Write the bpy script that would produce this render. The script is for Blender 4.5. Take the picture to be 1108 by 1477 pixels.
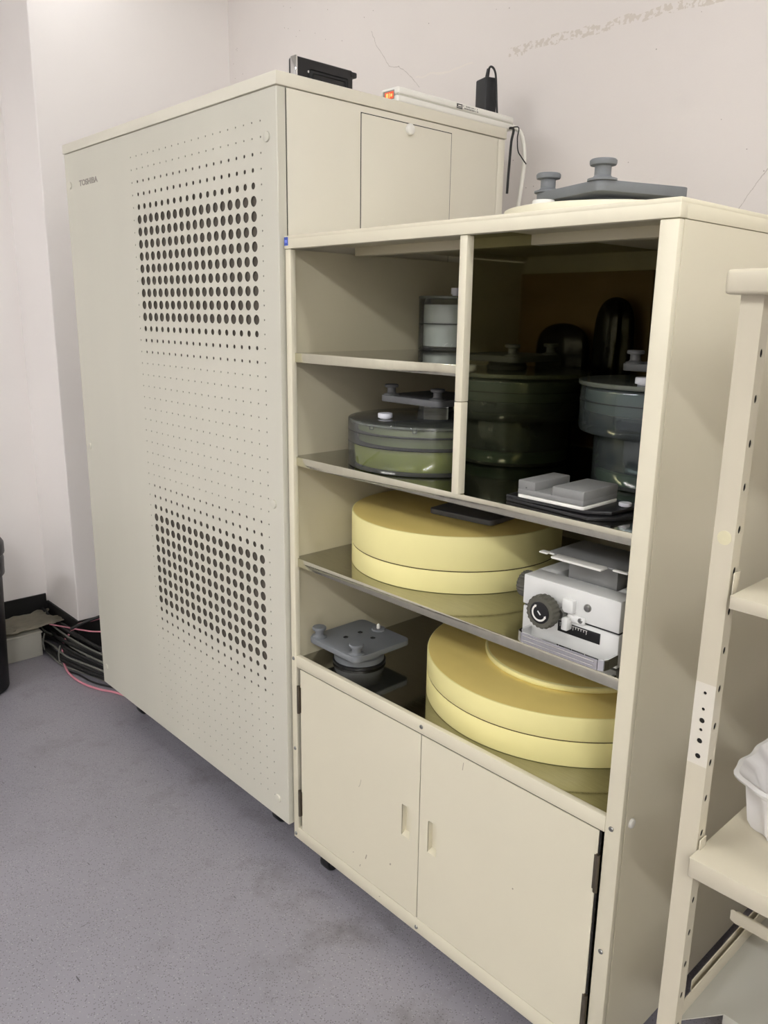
import bpy, bmesh, math, random
from mathutils import Vector, Matrix
random.seed(7)
for o in list(bpy.data.objects): bpy.data.objects.remove(o)
SC = bpy.context.scene
COL = SC.collection
PI = math.pi

# ------------------------------------------------------------------ camera
CAM = (1.4703, -1.0521, 1.3732); YAW, PIT, ROLL, FPX = 0.8211, 0.2432, 0.0137, 1155.25
f_ = Vector((-math.sin(YAW)*math.cos(PIT), math.cos(YAW)*math.cos(PIT), -math.sin(PIT)))
r0 = Vector((math.cos(YAW), math.sin(YAW), 0)); u0 = r0.cross(f_)
r_ = r0*math.cos(ROLL)+u0*math.sin(ROLL); u_ = -r0*math.sin(ROLL)+u0*math.cos(ROLL)
cd = bpy.data.cameras.new('camera'); cam = bpy.data.objects.new('camera', cd); COL.objects.link(cam)
cam.matrix_world = Matrix(((r_.x, u_.x, -f_.x, CAM[0]), (r_.y, u_.y, -f_.y, CAM[1]), (r_.z, u_.z, -f_.z, CAM[2]), (0, 0, 0, 1)))
cd.sensor_fit = 'HORIZONTAL'; cd.sensor_width = 36; cd.lens = FPX/1108*36; cd.clip_start = 0.02
SC.camera = cam
# ------------------------------------------------------------------ world, lamps, exposure
w = bpy.data.worlds.new('world'); SC.world = w; w.use_nodes = True
w.node_tree.nodes['Background'].inputs[0].default_value = (0.9, 0.95, 1, 1)
w.node_tree.nodes['Background'].inputs[1].default_value = 0.3
SC.view_settings.view_transform = 'Standard'; SC.view_settings.look = 'None'
SC.view_settings.gamma = 1; SC.view_settings.exposure = 0.08; SC.view_settings.use_curve_mapping = False
CEIL = 2.75
LAMPS = [((1.4, -3.3), 1.25, 6.7), ((-.5, -2.6), 1.25, 17.9), ((3.0, -2.3), 1.25, 29), ((1.6, -.35), 1.25, 6.2), ((-.9, .2), 1.25, 1.65)]  # the last one, close to the left wall, is added to brighten that wall
def lamp_light(x, y, ln, pw):
    ld = bpy.data.lights.new('tube_light', 'AREA'); ld.shape = 'RECTANGLE'; ld.size = ln; ld.size_y = 0.16
    ld.energy = pw; ld.color = (0.98, 0.985, 1.0)
    lo = bpy.data.objects.new('tube_light', ld); COL.objects.link(lo); lo.location = (x, y, CEIL-0.10)
for (xy, ln, pw) in LAMPS: lamp_light(xy[0], xy[1], ln, pw)

# ------------------------------------------------------------------ materials
def s2l(c): return tuple(((v/12.92) if v <= 0.04045 else ((v+0.055)/1.055)**2.4) for v in c)
def hexc(r, g, b): return s2l((r/255, g/255, b/255))
def mat(name, rgb, rough=0.5, metal=0.0, spec=0.5, noise=0.0, nscale=20, bump=0.0, bscale=200, trans=0.0, coat=0.0, stretch=None, speck=None, emit=None, rnoise=0.0):
    m = bpy.data.materials.new(name); m.use_nodes = True; nt = m.node_tree; N = nt.nodes; L = nt.links
    b = N['Principled BSDF']; c = hexc(*rgb)
    b.inputs['Base Color'].default_value = (*c, 1); b.inputs['Roughness'].default_value = rough
    b.inputs['Metallic'].default_value = metal; b.inputs['Specular IOR Level'].default_value = spec
    b.inputs['Transmission Weight'].default_value = trans; b.inputs['Coat Weight'].default_value = coat
    tc = N.new('ShaderNodeTexCoord'); mp = N.new('ShaderNodeMapping'); L.new(tc.outputs['Object'], mp.inputs[0])
    if stretch: mp.inputs['Scale'].default_value = stretch
    cur = None
    if noise:
        n = N.new('ShaderNodeTexNoise'); n.inputs['Scale'].default_value = nscale; n.inputs['Detail'].default_value = 5; L.new(mp.outputs[0], n.inputs['Vector'])
        mx = N.new('ShaderNodeMix'); mx.data_type = 'RGBA'; mx.inputs[6].default_value = (*[v*(1-noise) for v in c], 1); mx.inputs[7].default_value = (*[min(1, v*(1+noise)) for v in c], 1)
        mr = N.new('ShaderNodeMapRange'); mr.inputs[1].default_value = .3; mr.inputs[2].default_value = .7; L.new(n.outputs[0], mr.inputs[0]); L.new(mr.outputs[0], mx.inputs[0])
        L.new(mx.outputs[2], b.inputs['Base Color']); cur = mx.outputs[2]
        if rnoise:
            m2 = N.new('ShaderNodeMapRange'); m2.inputs[3].default_value = max(0, rough-rnoise); m2.inputs[4].default_value = rough+rnoise
            L.new(mr.outputs[0], m2.inputs[0]); L.new(m2.outputs[0], b.inputs['Roughness'])
    if speck:
        v = N.new('ShaderNodeTexVoronoi'); v.inputs['Scale'].default_value = speck[0]; L.new(tc.outputs['Object'], v.inputs['Vector'])
        lt = N.new('ShaderNodeMath'); lt.operation = 'LESS_THAN'; lt.inputs[1].default_value = speck[1]; L.new(v.outputs['Distance'], lt.inputs[0])
        n3 = N.new('ShaderNodeTexNoise'); n3.inputs['Scale'].default_value = speck[0]*0.13; L.new(tc.outputs['Object'], n3.inputs['Vector'])
        g = N.new('ShaderNodeMath'); g.operation = 'GREATER_THAN'; g.inputs[1].default_value = speck[3] if len(speck) > 3 else .55; L.new(n3.outputs[0], g.inputs[0])
        mu = N.new('ShaderNodeMath'); mu.operation = 'MULTIPLY'; L.new(lt.outputs[0], mu.inputs[0]); L.new(g.outputs[0], mu.inputs[1])
        mx2 = N.new('ShaderNodeMix'); mx2.data_type = 'RGBA'; L.new(mu.outputs[0], mx2.inputs[0])
        if cur: L.new(cur, mx2.inputs[6])
        else: mx2.inputs[6].default_value = (*c, 1)
        mx2.inputs[7].default_value = (*hexc(*speck[2]), 1); L.new(mx2.outputs[2], b.inputs['Base Color']); cur = mx2.outputs[2]
    if bump:
        n2 = N.new('ShaderNodeTexNoise'); n2.inputs['Scale'].default_value = bscale; n2.inputs['Detail'].default_value = 3; L.new(mp.outputs[0], n2.inputs['Vector'])
        bp = N.new('ShaderNodeBump'); bp.inputs['Strength'].default_value = bump; bp.inputs['Distance'].default_value = 0.001; L.new(n2.outputs[0], bp.inputs['Height']); L.new(bp.outputs[0], b.inputs['Normal'])
    if emit:
        b.inputs['Emission Color'].default_value = (*hexc(*emit[0]), 1); b.inputs['Emission Strength'].default_value = emit[1]
    m['cur'] = 1
    return m
def acrylic(name, rgb, clear=0.75, rough=0.02):
    """thin clear plastic wall: lets light straight through, tinted, with fresnel gloss"""
    m = bpy.data.materials.new(name); m.use_nodes = True; nt = m.node_tree; N = nt.nodes; L = nt.links
    for n in list(N):
        if n.type != 'OUTPUT_MATERIAL': N.remove(n)
    out = [n for n in N if n.type == 'OUTPUT_MATERIAL'][0]
    t = N.new('ShaderNodeBsdfTransparent'); t.inputs[0].default_value = (*hexc(*rgb), 1)
    d = N.new('ShaderNodeBsdfDiffuse'); d.inputs[0].default_value = (*hexc(*rgb), 1)
    g = N.new('ShaderNodeBsdfGlossy'); g.inputs['Roughness'].default_value = rough
    m1 = N.new('ShaderNodeMixShader'); m1.inputs[0].default_value = clear; L.new(d.outputs[0], m1.inputs[1]); L.new(t.outputs[0], m1.inputs[2])
    fr = N.new('ShaderNodeFresnel'); fr.inputs[0].default_value = 1.49
    m2 = N.new('ShaderNodeMixShader'); L.new(fr.outputs[0], m2.inputs[0]); L.new(m1.outputs[0], m2.inputs[1]); L.new(g.outputs[0], m2.inputs[2]); L.new(m2.outputs[0], out.inputs[0])
    return m
M = {}
M['front'] = mat('sage_cream_paint_shaded', (208, 205, 190), 0.42, noise=.045, nscale=1.3, bump=.05, bscale=500, stretch=(2.2, 1, .35), rnoise=.08)  # same paint as the side, darkened for the front's weaker light
M['cream'] = mat('cream_paint', (225, 220, 203), 0.40, noise=.02, nscale=3, bump=.05, bscale=500)
M['creamB'] = mat('beige_paint', (226, 219, 195), 0.42, noise=.02, nscale=4, bump=.05, bscale=500, speck=(55, .035, (150, 140, 118), .70))
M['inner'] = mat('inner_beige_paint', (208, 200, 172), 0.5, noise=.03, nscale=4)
M['back'] = mat('inner_back_board', (150, 122, 84), 0.6, noise=.12, nscale=5, stretch=(1, 1, 3))
M['dark'] = mat('dark_gap', (30, 28, 24), 0.8)
M['mesh'] = mat('dark_filter_mesh', (84, 78, 68), 0.8, noise=.15, nscale=400)
M['steel'] = mat('polished_steel', (168, 166, 158), 0.07, metal=1, noise=.06, nscale=30, stretch=(1, 12, 1), bump=.02, bscale=60, rnoise=.03)
M['steel_dark'] = mat('smoked_mirror_steel', (168, 165, 132), 0.045, metal=1, noise=.05, nscale=8)
M['lip'] = mat('brushed_steel_edge', (206, 204, 186), 0.13, metal=1, noise=.05, nscale=9, stretch=(6, 1, 1), bump=.03, bscale=40, rnoise=.06)
M['chrome'] = mat('chrome', (225, 226, 226), 0.06, metal=1)
M['screw'] = mat('screw_metal', (150, 150, 146), 0.3, metal=1)
M['hinge'] = mat('dull_hinge_metal', (120, 112, 98), 0.38, metal=1, noise=.1, nscale=60)
M['black'] = mat('black_plastic', (24, 24, 26), 0.38)
M['blackm'] = mat('matt_black_plastic', (30, 31, 33), 0.55, bump=.1, bscale=600)
M['rubber'] = mat('black_rubber', (16, 17, 19), 0.45)
M['white'] = mat('white_plastic', (238, 236, 228), 0.38)
M['wht2'] = mat('white_enamel', (226, 226, 222), 0.36, noise=.02, nscale=12)
M['cap'] = mat('white_cap_plastic', (236, 236, 244), 0.35)
M['grey'] = mat('grey_cast_plastic', (118, 121, 124), 0.6, noise=.07, nscale=14, bump=.12, bscale=300)
M['greyd'] = mat('dark_grey_plastic', (96, 97, 98), 0.55, noise=.05, nscale=14, bump=.1, bscale=300)
M['charger'] = mat('light_grey_plastic', (130, 130, 128), 0.55, noise=.03, nscale=12, bump=.1, bscale=400)
M['yellow'] = mat('yellow_resin', (246, 236, 166), 0.42, noise=.03, nscale=5, spec=.4)
M['yellow'].node_tree.nodes['Principled BSDF'].inputs['Subsurface Weight'].default_value = 0.0
M['yellow_top'] = mat('yellow_resin_shaded_face', (236, 212, 128), 0.42, noise=.05, nscale=5, spec=.4)  # amber tone of the shaded disc tops put into their colour
M['seam'] = mat('seam_shadow_gap', (82, 66, 30), 0.8)
M['disc'] = mat('ivory_resin', (232, 226, 202), 0.5)
M['knob'] = mat('olive_grey_rubber', (84, 82, 72), 0.7, bump=.1, bscale=300)
M['rack'] = mat('rack_beige_enamel', (204, 196, 174), 0.34, noise=.015, nscale=5, bump=.06, bscale=300)
M['patch'] = mat('pale_sticker_patch', (216, 210, 195), 0.4)
M['tapem'] = mat('yellowed_tape_mark', (214, 207, 172), 0.45, noise=.06, nscale=60)
M['blue'] = mat('blue_label', (58, 84, 175), 0.5)
M['bluel'] = mat('blue_label_print', (120, 138, 228), 0.5)
M['orange'] = mat('lit_red_switch', (214, 88, 60), 0.3, emit=((230, 90, 50), .5))
M['orangel'] = mat('lit_switch_letters', (250, 190, 120), 0.3, emit=((250, 170, 90), .8))
M['print'] = mat('dark_print', (60, 58, 60), 0.6)
M['printg'] = mat('grey_logo_print', (148, 141, 133), 0.5)
M['pink'] = mat('pink_cable', (214, 138, 152), 0.4)
M['cabk'] = mat('black_cable', (22, 22, 22), 0.45)
M['cabg'] = mat('grey_cable', (120, 120, 112), 0.5)
M['cabw'] = mat('white_cable', (236, 234, 224), 0.4)
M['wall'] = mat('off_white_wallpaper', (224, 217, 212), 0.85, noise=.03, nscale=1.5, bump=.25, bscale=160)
M['wallL'] = mat('off_white_wallpaper_lit', (246, 241, 237), 0.85, noise=.02, nscale=1.5, bump=.2, bscale=160)  # lighter copy of the wallpaper; the left wall's stronger light is in the colour
M['ceil'] = mat('ceiling_paint', (225, 222, 215), 0.9)
M['skirt'] = mat('black_skirting', (14, 14, 14), 0.6)
M['duct'] = mat('pvc_duct', (192, 190, 178), 0.4)
M['film'] = mat('dusty_plastic_sheet', (172, 166, 148), 0.4, noise=.15, nscale=14)
M['bag'] = mat('black_plastic_bag', (10, 10, 11), 0.22, bump=.6, bscale=25)
M['liner'] = mat('white_plastic_liner', (236, 234, 232), 0.4, noise=.03, nscale=20, bump=.5, bscale=35)
M['housing'] = mat('lamp_housing', (235, 235, 232), 0.5)
M['acr_clear'] = acrylic('clear_acrylic', (246, 250, 246), .94)
M['acr_top'] = acrylic('clear_acrylic_lid', (214, 222, 208), .80)
M['acr_blue'] = acrylic('bluish_acrylic', (196, 210, 212), .90)
M['milk'] = mat('milky_white_core', (216, 219, 216), 0.5, noise=.05, nscale=5)
M['olive'] = mat('olive_green_liquid', (134, 140, 56), 0.18, noise=.06, nscale=6, stretch=(1, 1, .2))
M['olive2'] = mat('grey_green_core', (112, 118, 84), 0.25, noise=.12, nscale=6)
M['navy'] = mat('dark_blue_grey_core', (28, 33, 40), 0.12, noise=.25, nscale=7)
M['teal'] = mat('grey_teal_core', (104, 114, 106), 0.3, noise=.06, nscale=7)
M['greenb'] = mat('pale_green_base', (92, 116, 82), 0.25)
M['redc'] = mat('dark_arrow_ground', (14, 14, 15), 0.35)

# floor: grey-mauve vinyl with scuffs
def floor_mat():
    m = mat('grey_vinyl_floor', (147, 144, 151), 0.33, noise=.07, nscale=1.6, bump=.12, bscale=260)
    nt = m.node_tree; N = nt.nodes; L = nt.links; b = N['Principled BSDF']
    cur = b.inputs['Base Color'].links[0].from_socket; tc = [n for n in N if n.type == 'TEX_COORD'][0]
    def layer(mask, col):
        nonlocal cur
        mx = N.new('ShaderNodeMix'); mx.data_type = 'RGBA'; L.new(mask, mx.inputs[0]); L.new(cur, mx.inputs[6]); mx.inputs[7].default_value = (*hexc(*col), 1); cur = mx.outputs[2]
    def math_(op, a, b_=None):
        n = N.new('ShaderNodeMath'); n.operation = op; n.use_clamp = op == 'MULTIPLY'
        if hasattr(a, 'links'): L.new(a, n.inputs[0])
        else: n.inputs[0].default_value = a
        if b_ is not None:
            if hasattr(b_, 'links'): L.new(b_, n.inputs[1])
            else: n.inputs[1].default_value = b_
        return n.outputs[0]
    # fine terrazzo flecks
    for sc, th, col, st in ((170, .24, (98, 94, 98), .7), (140, .18, (178, 176, 178), .7)):
        v = N.new('ShaderNodeTexVoronoi'); v.inputs['Scale'].default_value = sc; L.new(tc.outputs['Object'], v.inputs['Vector'])
        layer(math_('MULTIPLY', math_('LESS_THAN', v.outputs['Distance'], th), st), col)
    # dirty patches in front of the tall cabinet
    sep = N.new('ShaderNodeSeparateXYZ'); L.new(tc.outputs['Object'], sep.inputs[0])
    n = N.new('ShaderNodeTexNoise'); n.inputs['Scale'].default_value = 5; n.inputs['Detail'].default_value = 8; n.inputs['Roughness'].default_value = .7; L.new(tc.outputs['Object'], n.inputs['Vector'])
    mr = N.new('ShaderNodeMapRange'); mr.inputs[1].default_value = .52; mr.inputs[2].default_value = .72; mr.inputs[4].default_value = .55; L.new(n.outputs[0], mr.inputs[0])
    yb = N.new('ShaderNodeMapRange'); yb.inputs[1].default_value = -.62; yb.inputs[2].default_value = -.1; L.new(sep.outputs[1], yb.inputs[0])
    layer(math_('MULTIPLY', mr.outputs[0], yb.outputs[0]), (88, 82, 80))
    # short scratches
    for k, (sx, sy, ang) in enumerate(((9, 60, .5), (60, 8, .2), (12, 70, 1.2))):
        mp = N.new('ShaderNodeMapping'); mp.inputs['Rotation'].default_value = (0, 0, ang); mp.inputs['Scale'].default_value = (sx, sy, 1); mp.inputs['Location'].default_value = (k*3.1, k, 0); L.new(tc.outputs['Object'], mp.inputs[0])
        v = N.new('ShaderNodeTexVoronoi'); v.inputs['Scale'].default_value = 1; L.new(mp.outputs[0], v.inputs['Vector'])
        n4 = N.new('ShaderNodeTexNoise'); n4.inputs['Scale'].default_value = 2.3; L.new(mp.outputs[0], n4.inputs['Vector'])
        layer(math_('MULTIPLY', math_('MULTIPLY', math_('LESS_THAN', v.outputs['Distance'], .10), math_('GREATER_THAN', n4.outputs[0], .62)), .75), (62, 58, 60))
    L.new(cur, b.inputs['Base Color'])
    return m
M['floor'] = floor_mat()
# marks on the back wall: hairline cracks and a band of tape residue (real wear, in wall coordinates)
def wall_marks(m):
    nt = m.node_tree; N = nt.nodes; L = nt.links; b = N['Principled BSDF']
    cur = b.inputs['Base Color'].links[0].from_socket
    geo = N.new('ShaderNodeNewGeometry')
    wn = N.new('ShaderNodeTexNoise'); wn.inputs['Scale'].default_value = 14; wn.inputs['Detail'].default_value = 4; L.new(geo.outputs['Position'], wn.inputs['Vector'])
    sub = N.new('ShaderNodeVectorMath'); sub.operation = 'SUBTRACT'; L.new(wn.outputs['Color'], sub.inputs[0]); sub.inputs[1].default_value = (.5, .5, .5)
    scl = N.new('ShaderNodeVectorMath'); scl.operation = 'SCALE'; scl.inputs['Scale'].default_value = .035; L.new(sub.outputs[0], scl.inputs[0])
    ad = N.new('ShaderNodeVectorMath'); ad.operation = 'ADD'; L.new(geo.outputs['Position'], ad.inputs[0]); L.new(scl.outputs[0], ad.inputs[1])
    def mth(op, a, c=None, clamp=False):
        n = N.new('ShaderNodeMath'); n.operation = op; n.use_clamp = clamp
        for i, v in enumerate((a, c)):
            if v is None: continue
            if hasattr(v, 'links'): L.new(v, n.inputs[i])
            else: n.inputs[i].default_value = v
        return n.outputs[0]
    sep = N.new('ShaderNodeSeparateXYZ'); L.new(ad.outputs[0], sep.inputs[0])
    def seg(a, c, wd):
        dx, dz = c[0]-a[0], c[1]-a[1]; ln = math.hypot(dx, dz); dx /= ln; dz /= ln
        px = mth('SUBTRACT', sep.outputs[0], a[0]); pz = mth('SUBTRACT', sep.outputs[2], a[1])
        t = mth('ADD', mth('MULTIPLY', px, dx), mth('MULTIPLY', pz, dz))
        s = mth('ABSOLUTE', mth('ADD', mth('MULTIPLY', px, -dz), mth('MULTIPLY', pz, dx)))
        return mth('MULTIPLY', mth('MULTIPLY', mth('GREATER_THAN', t, -wd), mth('LESS_THAN', t, ln+wd)), mth('LESS_THAN', s, wd))
    def paint(mask, col, st):
        nonlocal cur
        mx = N.new('ShaderNodeMix'); mx.data_type = 'RGBA'; L.new(mth('MULTIPLY', mask, st, True), mx.inputs[0]); L.new(cur, mx.inputs[6]); mx.inputs[7].default_value = (*hexc(*col), 1); cur = mx.outputs[2]
    for pts in ([(-.722, 2.272), (-.708, 2.238), (-.632, 2.15), (-.587, 2.141), (-.548, 2.116), (-.487, 2.065)], [(.66, 1.76), (.627, 1.695), (.603, 1.659), (.577, 1.624), (.558, 1.6)]):
        for a, c in zip(pts, pts[1:]): paint(seg(a, c, .0010), (160, 150, 140), .5)
    for a, c in (((-.507, 2.098), (-.387, 2.088)), ((-.387, 2.088), (-.276, 2.093))): paint(seg(a, c, .003), (232, 224, 214), .5)
    n2 = N.new('ShaderNodeTexNoise'); n2.inputs['Scale'].default_value = 70; n2.inputs['Detail'].default_value = 4; L.new(geo.outputs['Position'], n2.inputs['Vector'])
    band = mth('MULTIPLY', seg((-.13, 2.092), (.60, 2.086), .011), mth('GREATER_THAN', n2.outputs[0], .50))
    paint(band, (188, 176, 158), .45)
    v = N.new('ShaderNodeTexVoronoi'); v.inputs['Scale'].default_value = 42; L.new(geo.outputs['Position'], v.inputs['Vector'])
    n5 = N.new('ShaderNodeTexNoise'); n5.inputs['Scale'].default_value = 7; L.new(geo.outputs['Position'], n5.inputs['Vector'])
    sp = mth('MULTIPLY', mth('LESS_THAN', v.outputs['Distance'], .07), mth('GREATER_THAN', n5.outputs[0], .57))
    paint(sp, (140, 128, 116), .7)
    L.new(cur, b.inputs['Base Color'])
wall_marks(M['wall'])

# small scuffs and chips on the doors and the front of the shelf cabinet, in world coordinates
def chips(m, segs, col):
    nt = m.node_tree; N = nt.nodes; L = nt.links; b = N['Principled BSDF']
    cur = b.inputs['Base Color'].links[0].from_socket
    geo = N.new('ShaderNodeNewGeometry'); sep = N.new('ShaderNodeSeparateXYZ'); L.new(geo.outputs['Position'], sep.inputs[0])
    def mth(op, a, c=None):
        n = N.new('ShaderNodeMath'); n.operation = op
        for i, v in enumerate((a, c)):
            if v is None: continue
            if hasattr(v, 'links'): L.new(v, n.inputs[i])
            else: n.inputs[i].default_value = v
        return n.outputs[0]
    tot = None
    for (ax, az, cx, cz, wd) in segs:
        dx, dz = cx-ax, cz-az; ln = math.hypot(dx, dz); dx /= ln; dz /= ln
        px_ = mth('SUBTRACT', sep.outputs[0], ax); pz_ = mth('SUBTRACT', sep.outputs[2], az)
        t = mth('ADD', mth('MULTIPLY', px_, dx), mth('MULTIPLY', pz_, dz)); q = mth('ABSOLUTE', mth('ADD', mth('MULTIPLY', px_, -dz), mth('MULTIPLY', pz_, dx)))
        k = mth('MULTIPLY', mth('MULTIPLY', mth('GREATER_THAN', t, 0.0), mth('LESS_THAN', t, ln)), mth('LESS_THAN', q, wd))
        tot = k if tot is None else mth('MAXIMUM', tot, k)
    tot = mth('MULTIPLY', mth('MULTIPLY', tot, mth('LESS_THAN', sep.outputs[1], .02)), .65)
    mx = N.new('ShaderNodeMix'); mx.data_type = 'RGBA'; L.new(tot, mx.inputs[0]); L.new(cur, mx.inputs[6]); mx.inputs[7].default_value = (*hexc(*col), 1); L.new(mx.outputs[2], b.inputs['Base Color'])
chips(M['creamB'], [(.283, .157, .287, .170, .0016), (.364, .188, .367, .193, .0018), (.262, .338, .266, .353, .0006), (.258, .331, .262, .338, .0006), (.263, .126, .266, .133, .001),
                    (.563, .515, .565, .532, .0008), (.239, .150, .242, .153, .001), (.330, .085, .334, .087, .001), (.905, 1.05, .907, 1.06, .001), (.697, .327, .699, .330, .0014)], (128, 112, 82))

# ------------------------------------------------------------------ mesh helpers
class MB:
    def __init__(s): s.bm = bmesh.new()
    def box(s, x0, x1, y0, y1, z0, z1, bev=0.0, seg=2, rot=None):
        r = bmesh.ops.create_cube(s.bm, size=1); vs = r['verts']
        for v in vs: v.co = Vector(((x0+x1)/2+v.co.x*(x1-x0), (y0+y1)/2+v.co.y*(y1-y0), (z0+z1)/2+v.co.z*(z1-z0)))
        if bev:
            es = list({e for v in vs for e in v.link_edges})
            rr = bmesh.ops.bevel(s.bm, geom=es, offset=bev, segments=seg, affect='EDGES', profile=.5)
            vs = list({v for f in rr['faces'] for v in f.verts})
        if rot:  # (center, axis, angle)
            bmesh.ops.rotate(s.bm, verts=vs, cent=rot[0], matrix=Matrix.Rotation(rot[2], 3, rot[1]))
        return s
    def lathe(s, prof, cx=0, cy=0, n=48, axis='Z', cz=0):
        """prof: list of (r, h); closed top/bottom if r==0 not required"""
        rings = []
        for (r, h) in prof:
            ring = []
            for k in range(n):
                a = 2*PI*k/n; p = (r*math.cos(a), r*math.sin(a), h)
                if axis == 'Y': p = (p[0], h, p[1])
                if axis == 'X': p = (h, p[0], p[1])
                ring.append(s.bm.verts.new((cx+p[0], cy+p[1], cz+p[2])))
            rings.append(ring)
        fs = []
        for a, b in zip(rings, rings[1:]):
            for k in range(n): fs.append(s.bm.faces.new((a[k], a[(k+1) % n], b[(k+1) % n], b[k])))
        if prof[0][0] > 1e-6: fs.append(s.bm.faces.new(rings[0][::-1]))
        if prof[-1][0] > 1e-6: fs.append(s.bm.faces.new(rings[-1]))
        bmesh.ops.recalc_face_normals(s.bm, faces=fs)
        return s
    def cyl(s, cx, cy, z0, z1, r, bev=0.0, n=48):
        if bev: prof = [(r-bev, z0), (r-bev*.3, z0+bev*.3), (r, z0+bev), (r, z1-bev), (r-bev*.3, z1-bev*.3), (r-bev, z1)]
        else: prof = [(r, z0), (r, z1)]
        return s.lathe(prof, cx, cy, n)
    def prism(s, pts, z0, z1, bev=0.0, seg=2):
        """vertical prism from xy outline"""
        a = [s.bm.verts.new((x, y, z0)) for x, y in pts]; b = [s.bm.verts.new((x, y, z1)) for x, y in pts]; n = len(pts)
        fs = [s.bm.faces.new(a[::-1]), s.bm.faces.new(b)]+[s.bm.faces.new((a[k], a[(k+1) % n], b[(k+1) % n], b[k])) for k in range(n)]
        bmesh.ops.recalc_face_normals(s.bm, faces=fs)
        if bev:
            es = [e for e in {e for f in fs[:2] for e in f.edges}]
            bmesh.ops.bevel(s.bm, geom=es, offset=bev, segments=seg, affect='EDGES', profile=.5)
        return s
    def tube(s, pts, r, n=10, closed_ends=True, smooth_n=0):
        P = [Vector(p) for p in pts]
        if smooth_n: P = catmull(P, smooth_n)
        rings = []; up = Vector((0, 0, 1))
        for i, p in enumerate(P):
            t = (P[min(i+1, len(P)-1)]-P[max(i-1, 0)]).normalized()
            if i == 0:
                x = t.cross(up)
                if x.length < .1: x = t.cross(Vector((1, 0, 0)))
            else: x = x-t*x.dot(t)
            x.normalize(); y = t.cross(x)
            rr = r[i] if isinstance(r, (list, tuple)) else r
            rings.append([s.bm.verts.new(p+x*rr*math.cos(2*PI*k/n)+y*rr*math.sin(2*PI*k/n)) for k in range(n)])
        fs = []
        for a, b in zip(rings, rings[1:]):
            for k in range(n): fs.append(s.bm.faces.new((a[k], a[(k+1) % n], b[(k+1) % n], b[k])))
        fs.append(s.bm.faces.new(rings[0][::-1])); fs.append(s.bm.faces.new(rings[-1]))
        bmesh.ops.recalc_face_normals(s.bm, faces=fs)
        return s
    def quad(s, *p):
        s.bm.faces.new([s.bm.verts.new(v) for v in p]); return s
    def build(s, name, m, parent=None, smooth=True, world=False, label=None, kind=None):
        if world and parent is not None:
            off = Vector(); p = parent
            while p is not None: off += p.location; p = p.parent
            bmesh.ops.translate(s.bm, verts=s.bm.verts[:], vec=-off)
        me = bpy.data.meshes.new(name); s.bm.to_mesh(me); s.bm.free()
        me.materials.append(M[m] if isinstance(m, str) else m)
        o = bpy.data.objects.new(name, me); COL.objects.link(o); o.parent = parent
        if smooth:
            for p in me.polygons: p.use_smooth = True
            try: me.set_sharp_from_angle(angle=math.radians(38))
            except Exception: pass
        if label: o['label'] = label
        if kind: o['kind'] = kind
        return o
def catmull(P, n):
    out = []
    for i in range(len(P)-1):
        p0, p1, p2, p3 = P[max(i-1, 0)], P[i], P[i+1], P[min(i+2, len(P)-1)]
        for k in range(n):
            t = k/n
            out.append(.5*((2*p1)+(p2-p0)*t+(2*p0-5*p1+4*p2-p3)*t*t+(3*p1-p0-3*p2+p3)*t**3))
    out.append(P[-1]); return out
def tag(o, label, cat, group=None):
    o['label'] = label; o['category'] = cat
    if group: o['group'] = group
    return o
def thing(name, loc, label, cat, rz=0, group=None):
    o = bpy.data.objects.new(name, None); COL.objects.link(o); o.location = loc; o.rotation_euler = (0, 0, rz)
    o.empty_display_size = .05
    return tag(o, label, cat, group)
def solo(o, label, cat, group=None): return tag(o, label, cat, group)
def centre(o):
    """move a parentless mesh's origin to its own base"""
    me = o.data; c = Vector((sum(v.co.x for v in me.vertices), sum(v.co.y for v in me.vertices), 0))/len(me.vertices); c.z = min(v.co.z for v in me.vertices)
    me.transform(Matrix.Translation(-c)); o.location = c; return o
def holes_sheet(bm, us, vs, radii, P, depth, ell=1.0):
    """sheet of cells with round holes; us/vs: cell edges, radii[(i,j)] ; P(u,v,d)->xyz ; ell = v radius factor"""
    cache = {}
    def V(u, v, d):
        k = (round(u, 6), round(v, 6), round(d, 6))
        if k not in cache: cache[k] = bm.verts.new(P(u, v, d))
        return cache[k]
    for i in range(len(us)-1):
        for j in range(len(vs)-1):
            u0, u1, v0, v1 = us[i], us[i+1], vs[j], vs[j+1]; r = radii.get((i, j), 0)
            c = [(u0, v0), (u1, v0), (u1, v1), (u0, v1)]
            if r <= 0: bm.faces.new([V(a, b, 0) for a, b in c]); continue
            q = 2 if r < .0025 else 5; n = 4*q; uc, vc = (u0+u1)/2, (v0+v1)/2
            arc = [(uc+r*math.cos(-.75*PI+2*PI*k/n), vc+ell*r*math.sin(-.75*PI+2*PI*k/n)) for k in range(n)]
            A = [bm.verts.new(P(a, b, 0)) for a, b in arc]; B = [bm.verts.new(P(a, b, depth)) for a, b in arc]
            for s_ in range(4):
                ar = [A[(s_*q+k) % n] for k in range(q+1)]
                bm.faces.new([V(*c[s_], 0), V(*c[(s_+1) % 4], 0)]+ar[::-1])
            for k in range(n): bm.faces.new((A[k], A[(k+1) % n], B[(k+1) % n], B[k]))
def copy_tree(o, parent=None):
    c = o.copy(); COL.objects.link(c)
    if parent: c.parent = parent
    for ch in list(o.children): copy_tree(ch, c)
    return c

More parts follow.
